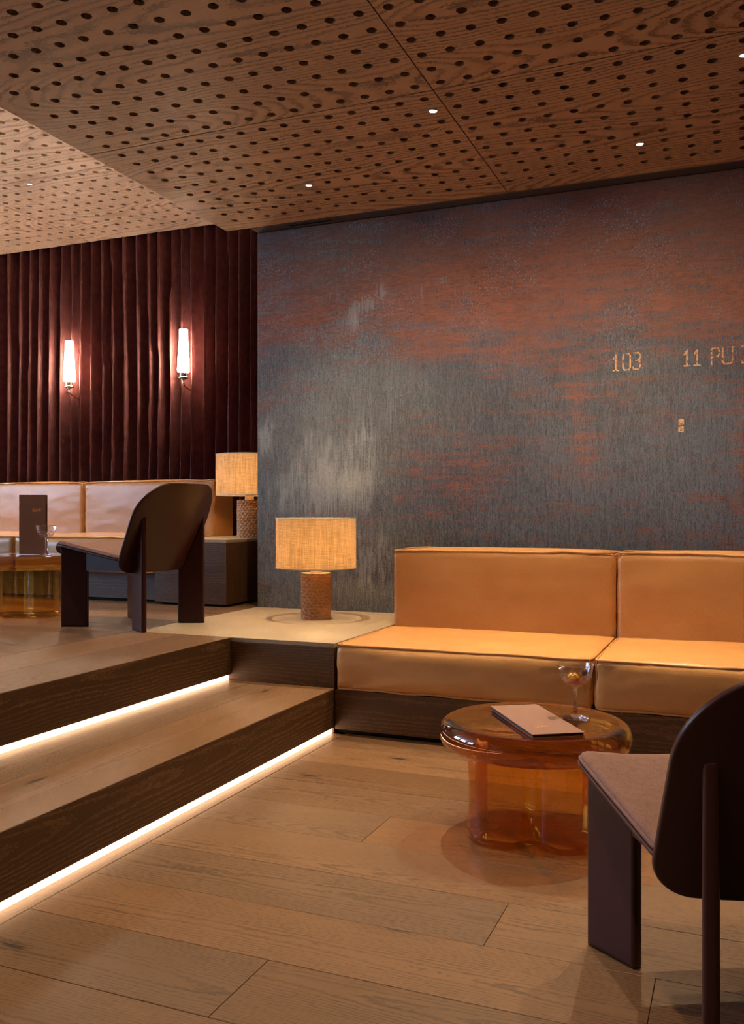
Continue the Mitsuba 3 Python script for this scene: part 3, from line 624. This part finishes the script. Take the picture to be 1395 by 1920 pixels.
# ------------------------------------------------------------------ amber glass tables
def clover(cx, cy, z0, z1, rot, a=.092, r=.099, wall=.0):
    sh = Point(0, 0).buffer(.05)
    for q in range(4): sh = sh.union(Point(a * math.sqrt(2) * math.cos(rot + math.pi / 4 + q * math.pi / 2), a * math.sqrt(2) * math.sin(rot + math.pi / 4 + q * math.pi / 2)).buffer(r, quad_segs=24))
    sh = sh.buffer(.012, quad_segs=6).buffer(-.024, quad_segs=6).buffer(.012, quad_segs=6)
    o = resample(np.array(sh.exterior.coords)[:-1][::-1], 260)
    if not Polygon(o).exterior.is_ccw: o = o[::-1]
    n = len(o); t = np.roll(o, -1, 0) - np.roll(o, 1, 0); t /= np.linalg.norm(t, axis=1, keepdims=True); nn = np.column_stack([-t[:, 1], t[:, 0]])
    lay = [(.045, z0 + .004), (.030, z0 + .0005), (.016, z0 + .002), (.005, z0 + .010), (.0, z0 + .024), (0, z1)]
    v = np.vstack([np.column_stack([o + nn * i, np.full(n, z)]) for i, z in lay]) + [cx, cy, 0]; f = []
    for i in range(len(lay) - 1):
        for q in range(n):
            w = (q + 1) % n; f += [[i * n + q, i * n + w, (i + 1) * n + w], [i * n + q, (i + 1) * n + w, (i + 1) * n + q]]
    tv, tf = trimesh.creation.triangulate_polygon(Polygon(o + nn * .045).buffer(0), engine='earcut')
    b = len(v); v = np.vstack([v, np.column_stack([tv + [cx, cy], np.full(len(tv), z0 + .004)])]); f += [[b + x for x in t_[::-1]] for t_ in tf]
    return trimesh.Trimesh(v, np.array(f), process=False)
def glass_table(cx, cy, z, label, rot):
    k = num('glass_table'); tag(k, label, 'table')
    put(k + '__base', mikit.ply(clover(cx, cy, z + .0005, z + .262, rot), 'mat_amber', 50), 'hollow four-lobed amber glass base')
    R, b, t = .289, z + .262, z + .340
    prof = [(0, t - .0015), (.215, t - .0015), (.232, t - .0014), (.246, t - .0006), (.258, t), (.272, t - .004), (.283, t - .014), (.289, t - .030), (.289, b + .026), (.284, b + .012), (.274, b + .003), (.262, b), (0, b)]
    put(k + '__top', mikit.ply(lathe(prof, 128, (cx, cy, 0)), 'mat_amber_top', 50), 'thick round amber glass top with a raised rim')
glass_table(-.585, 2.725, 0, 'amber glass table with a clover base in front of the tan sofa', math.radians(9))
glass_table(-3.745, 3.975, ZP, 'amber glass table on the raised floor, cut off by the left edge', math.radians(30))

# ------------------------------------------------------------------ things on the tables
def coupe(x, y, z, label, stuff):
    k = num('coupe_glass'); tag(k, label, 'cocktail glass')
    R = .056; h = .165
    outer = [(0, .0), (.034, .0), (.0385, .0015), (.0385, .003), (.030, .0055), (.014, .011), (.0065, .020), (.0045, .032), (.0042, .06), (.0052, .085), (.0075, .094), (.020, .100), (.036, .113), (.047, .130), (.053, .147), (R, h)]
    inner = [(R - .0012, h + .0006), (R - .0024, h - .0005), (.0505, .147), (.0445, .131), (.034, .1155), (.020, .1045), (0, .101)]
    foot = [(0, .0), (.034, .0), (.0385, .0015), (.0385, .003), (.030, .0055), (.014, .011), (.0075, .020), (.0054, .032), (.0050, .06), (.0058, .085), (.0080, .094), (.0125, .0975), (0, .0985)]
    put(k + '__stem', mikit.ply(lathe(foot, 48, (x, y, z + .0008)), 'mat_glass', 40), 'clear stem and foot')
    put(k + '__bowl', mikit.ply(lathe([(.0005, .0988), (.012, .0992), (.020, .101), (.036, .113), (.047, .130), (.053, .147), (R, h)], 72, (x, y, z + .0008)), 'mat_glass_thin', True), 'clear bowl')
    put(k + '__rim', mikit.ply(tube(np.column_stack([x + R * np.cos(np.arange(72) * math.pi / 36), y + R * np.sin(np.arange(72) * math.pi / 36), np.full(72, z + h + .0008)]), .0011, 8, True), 'mat_glass', True), 'clear rim')
    # pressed pattern round the bowl
    rows = []
    for j, (rr, zz) in enumerate(((.0325, .1095), (.0405, .1195), (.0475, .1305))):
        for i in range(18):
            t = (i + .5 * (j % 2)) / 18 * 2 * math.pi; s = trimesh.creation.icosphere(1, .0036); s.apply_scale([1, 1, .9]); s.apply_translation([x + rr * math.cos(t), y + rr * math.sin(t), z + zz + .0008]); rows.append(s)
    put(k + '__bead_pattern', {**mikit.ply(join(*rows), 'mat_glass', True)}, 'raised bead pattern', kind='stuff')
    if stuff:
        put(k + '__drink', mikit.ply(lathe([(0, .1155), (.0325, .1155), (.0315, .1148), (.019, .1055), (0, .1022)], 40, (x, y, z)), 'mat_drink', 40), 'pink remains of a drink')
TZ = .3402
coupe(-.472, 2.790, TZ, 'stemmed coupe glass with fruit beside the pink menu on the front table', True)
coupe(-3.565, 3.915, ZP + TZ, 'empty stemmed coupe glass beside the standing menu on the back table', False)
gx_, gy_, gz_ = -.472, 2.790, TZ
m = trimesh.creation.icosphere(3, .0105); v = m.vertices; m.vertices = v * (1 + .05 * (meshkit.noise(v * 300)[:, None] - .5)) + [gx_ + .024, gy_ + .012, gz_ + .140]
put('cherry', mikit.ply(m, 'mat_cherry', True), 'dark red cherry in the coupe glass on the front table', 'cherry')
peel = trimesh.creation.icosphere(4, 1.0); v = peel.vertices
fold = 1 + .16 * np.sin(5 * np.arctan2(v[:, 1], v[:, 0]) + 3 * v[:, 2]) + .25 * (meshkit.noise(v * 2.3 + 4) - .5)
v = v * fold[:, None] * [.0165, .0105, .0105]; v = np.column_stack([v[:, 0] * RT[0] - v[:, 1] * RT[1], v[:, 0] * RT[1] + v[:, 1] * RT[0], v[:, 2] - .18 * v[:, 0]])
peel = [trimesh.Trimesh(v + [gx_ - .001, gy_ - .014, gz_ + .129], peel.faces, process=False)]
put('citrus_piece', mikit.ply(join(*peel), 'mat_citrus', 60), 'folded piece of yellow citrus in the coupe glass on the front table', 'citrus')

# menu lying on the front table
k = 'menu'; tag(k, 'closed pinkish brown menu lying on the front glass table', 'menu')
A, B, C, D = (np.array(q) for q in ((-.732, 2.782), (-.624, 2.912), (-.424, 2.590), (-.523, 2.466)))    # far left, far right, near right, near left
ax = (C - B + D - A) / 2; L = np.linalg.norm(ax); ax /= L; wx = np.array([-ax[1], ax[0]]); Wd = ((C - D) @ wx + (B - A) @ wx) / 2; mc = (A + B + C + D) / 4
Mm = np.array([[ax[0], wx[0], 0, mc[0]], [ax[1], wx[1], 0, mc[1]], [0, 0, 1, TZ + .0006], [0, 0, 0, 1]])
def onmenu(m): m = m.copy(); m.apply_transform(Mm); return m
hl, hw = L / 2, Wd / 2
put(k + '__back_cover', mikit.ply(onmenu(cbox((-hl, -hw, 0), (hl, hw, .0025), .0006)), 'mat_menu_dark'))
put(k + '__pages', mikit.ply(onmenu(join(*[cbox((-hl + .004, -hw + .003, .0026 + .0022 * i), (hl - .004, hw - .002, .0040 + .0022 * i), .0003) for i in range(3)])), 'mat_page'), 'thin folded pages')
fc = cbox((-hl, -hw, .0095), (hl, hw, .0120), .0006)
put(k + '__front_cover', mikit.ply(onmenu(fc), 'mat_menu'), 'pinkish brown cover')
txt = meshkit.text_mesh('BAR', .016, .0004); txt.apply_translation([-txt.bounds[:, 0].mean(), -txt.bounds[:, 1].mean(), 0]); txt.apply_transform(trimesh.transformations.rotation_matrix(math.pi / 2, [0, 0, 1])); txt.apply_translation([hl - .085, -.016, .0120])
txt.apply_transform(np.eye(4))
put(k + '__lettering', mikit.ply(onmenu(txt), 'mat_foil_light'), 'gold lettering BAR, upside down to the viewer')
em = []
for rr in (.018, .013): em.append(tube([(rr * math.cos(q), rr * math.sin(q), 0) for q in np.arange(40) * math.pi / 20], .0006, 6, True))
em = join(*em, tube([(-.006, -.008, 0), (-.006, .008, 0)], .0006, 6), tube([(.006, -.008, 0), (.006, .008, 0)], .0006, 6)); em.apply_translation([-.02 + .03, hw - .026, .0121])
put(k + '__emblem', mikit.ply(onmenu(em), 'mat_menu'), 'blind-embossed round emblem')
# menu standing on the back table
k = 'menu_001'; tag(k, 'tall brown menu reading BAR standing upright on the back glass table', 'menu')
p0, p1 = np.array([-3.795, 3.962]), np.array([-3.657, 4.016]); e = (p1 - p0) / np.linalg.norm(p1 - p0); nr = np.array([e[1], -e[0]]); w2 = np.linalg.norm(p1 - p0); z2 = ZP + TZ + .0008
M2 = np.array([[e[0], 0, nr[0], p0[0]], [e[1], 0, nr[1], p0[1]], [0, 1, 0, z2], [0, 0, 0, 1]])
def stand(m): m = m.copy(); m.apply_transform(M2); m.fix_normals(); return m
put(k + '__front_cover', mikit.ply(stand(cbox((0, 0, .006), (w2, .338, .009), .0006)), 'mat_menu_dark'), 'brown front cover')
bk = cbox((0, 0, -.0015), (w2, .338, .0015), .0006); bk.apply_transform(trimesh.transformations.rotation_matrix(.16, [0, 1, 0], [0, 0, 0])); 
put(k + '__back_cover', mikit.ply(stand(bk), 'mat_menu_dark'))
put(k + '__spine', mikit.ply(stand(cbox((-.003, 0, -.002), (.0, .338, .009), .0006)), 'mat_menu_dark'))
txt = meshkit.text_mesh('BAR', .0185, .0005); txt.apply_translation([w2 * .49, .242, .0091])
put(k + '__lettering', mikit.ply(stand(txt), 'mat_foil'), 'orange lettering BAR')
for zz in (.292, .045):
    put(num(k + '__pin'), mikit.ply(stand(cbox((-.004, zz, .004), (.006, zz + .007, .0105), .001)), 'mat_metal'), 'small brass pin')
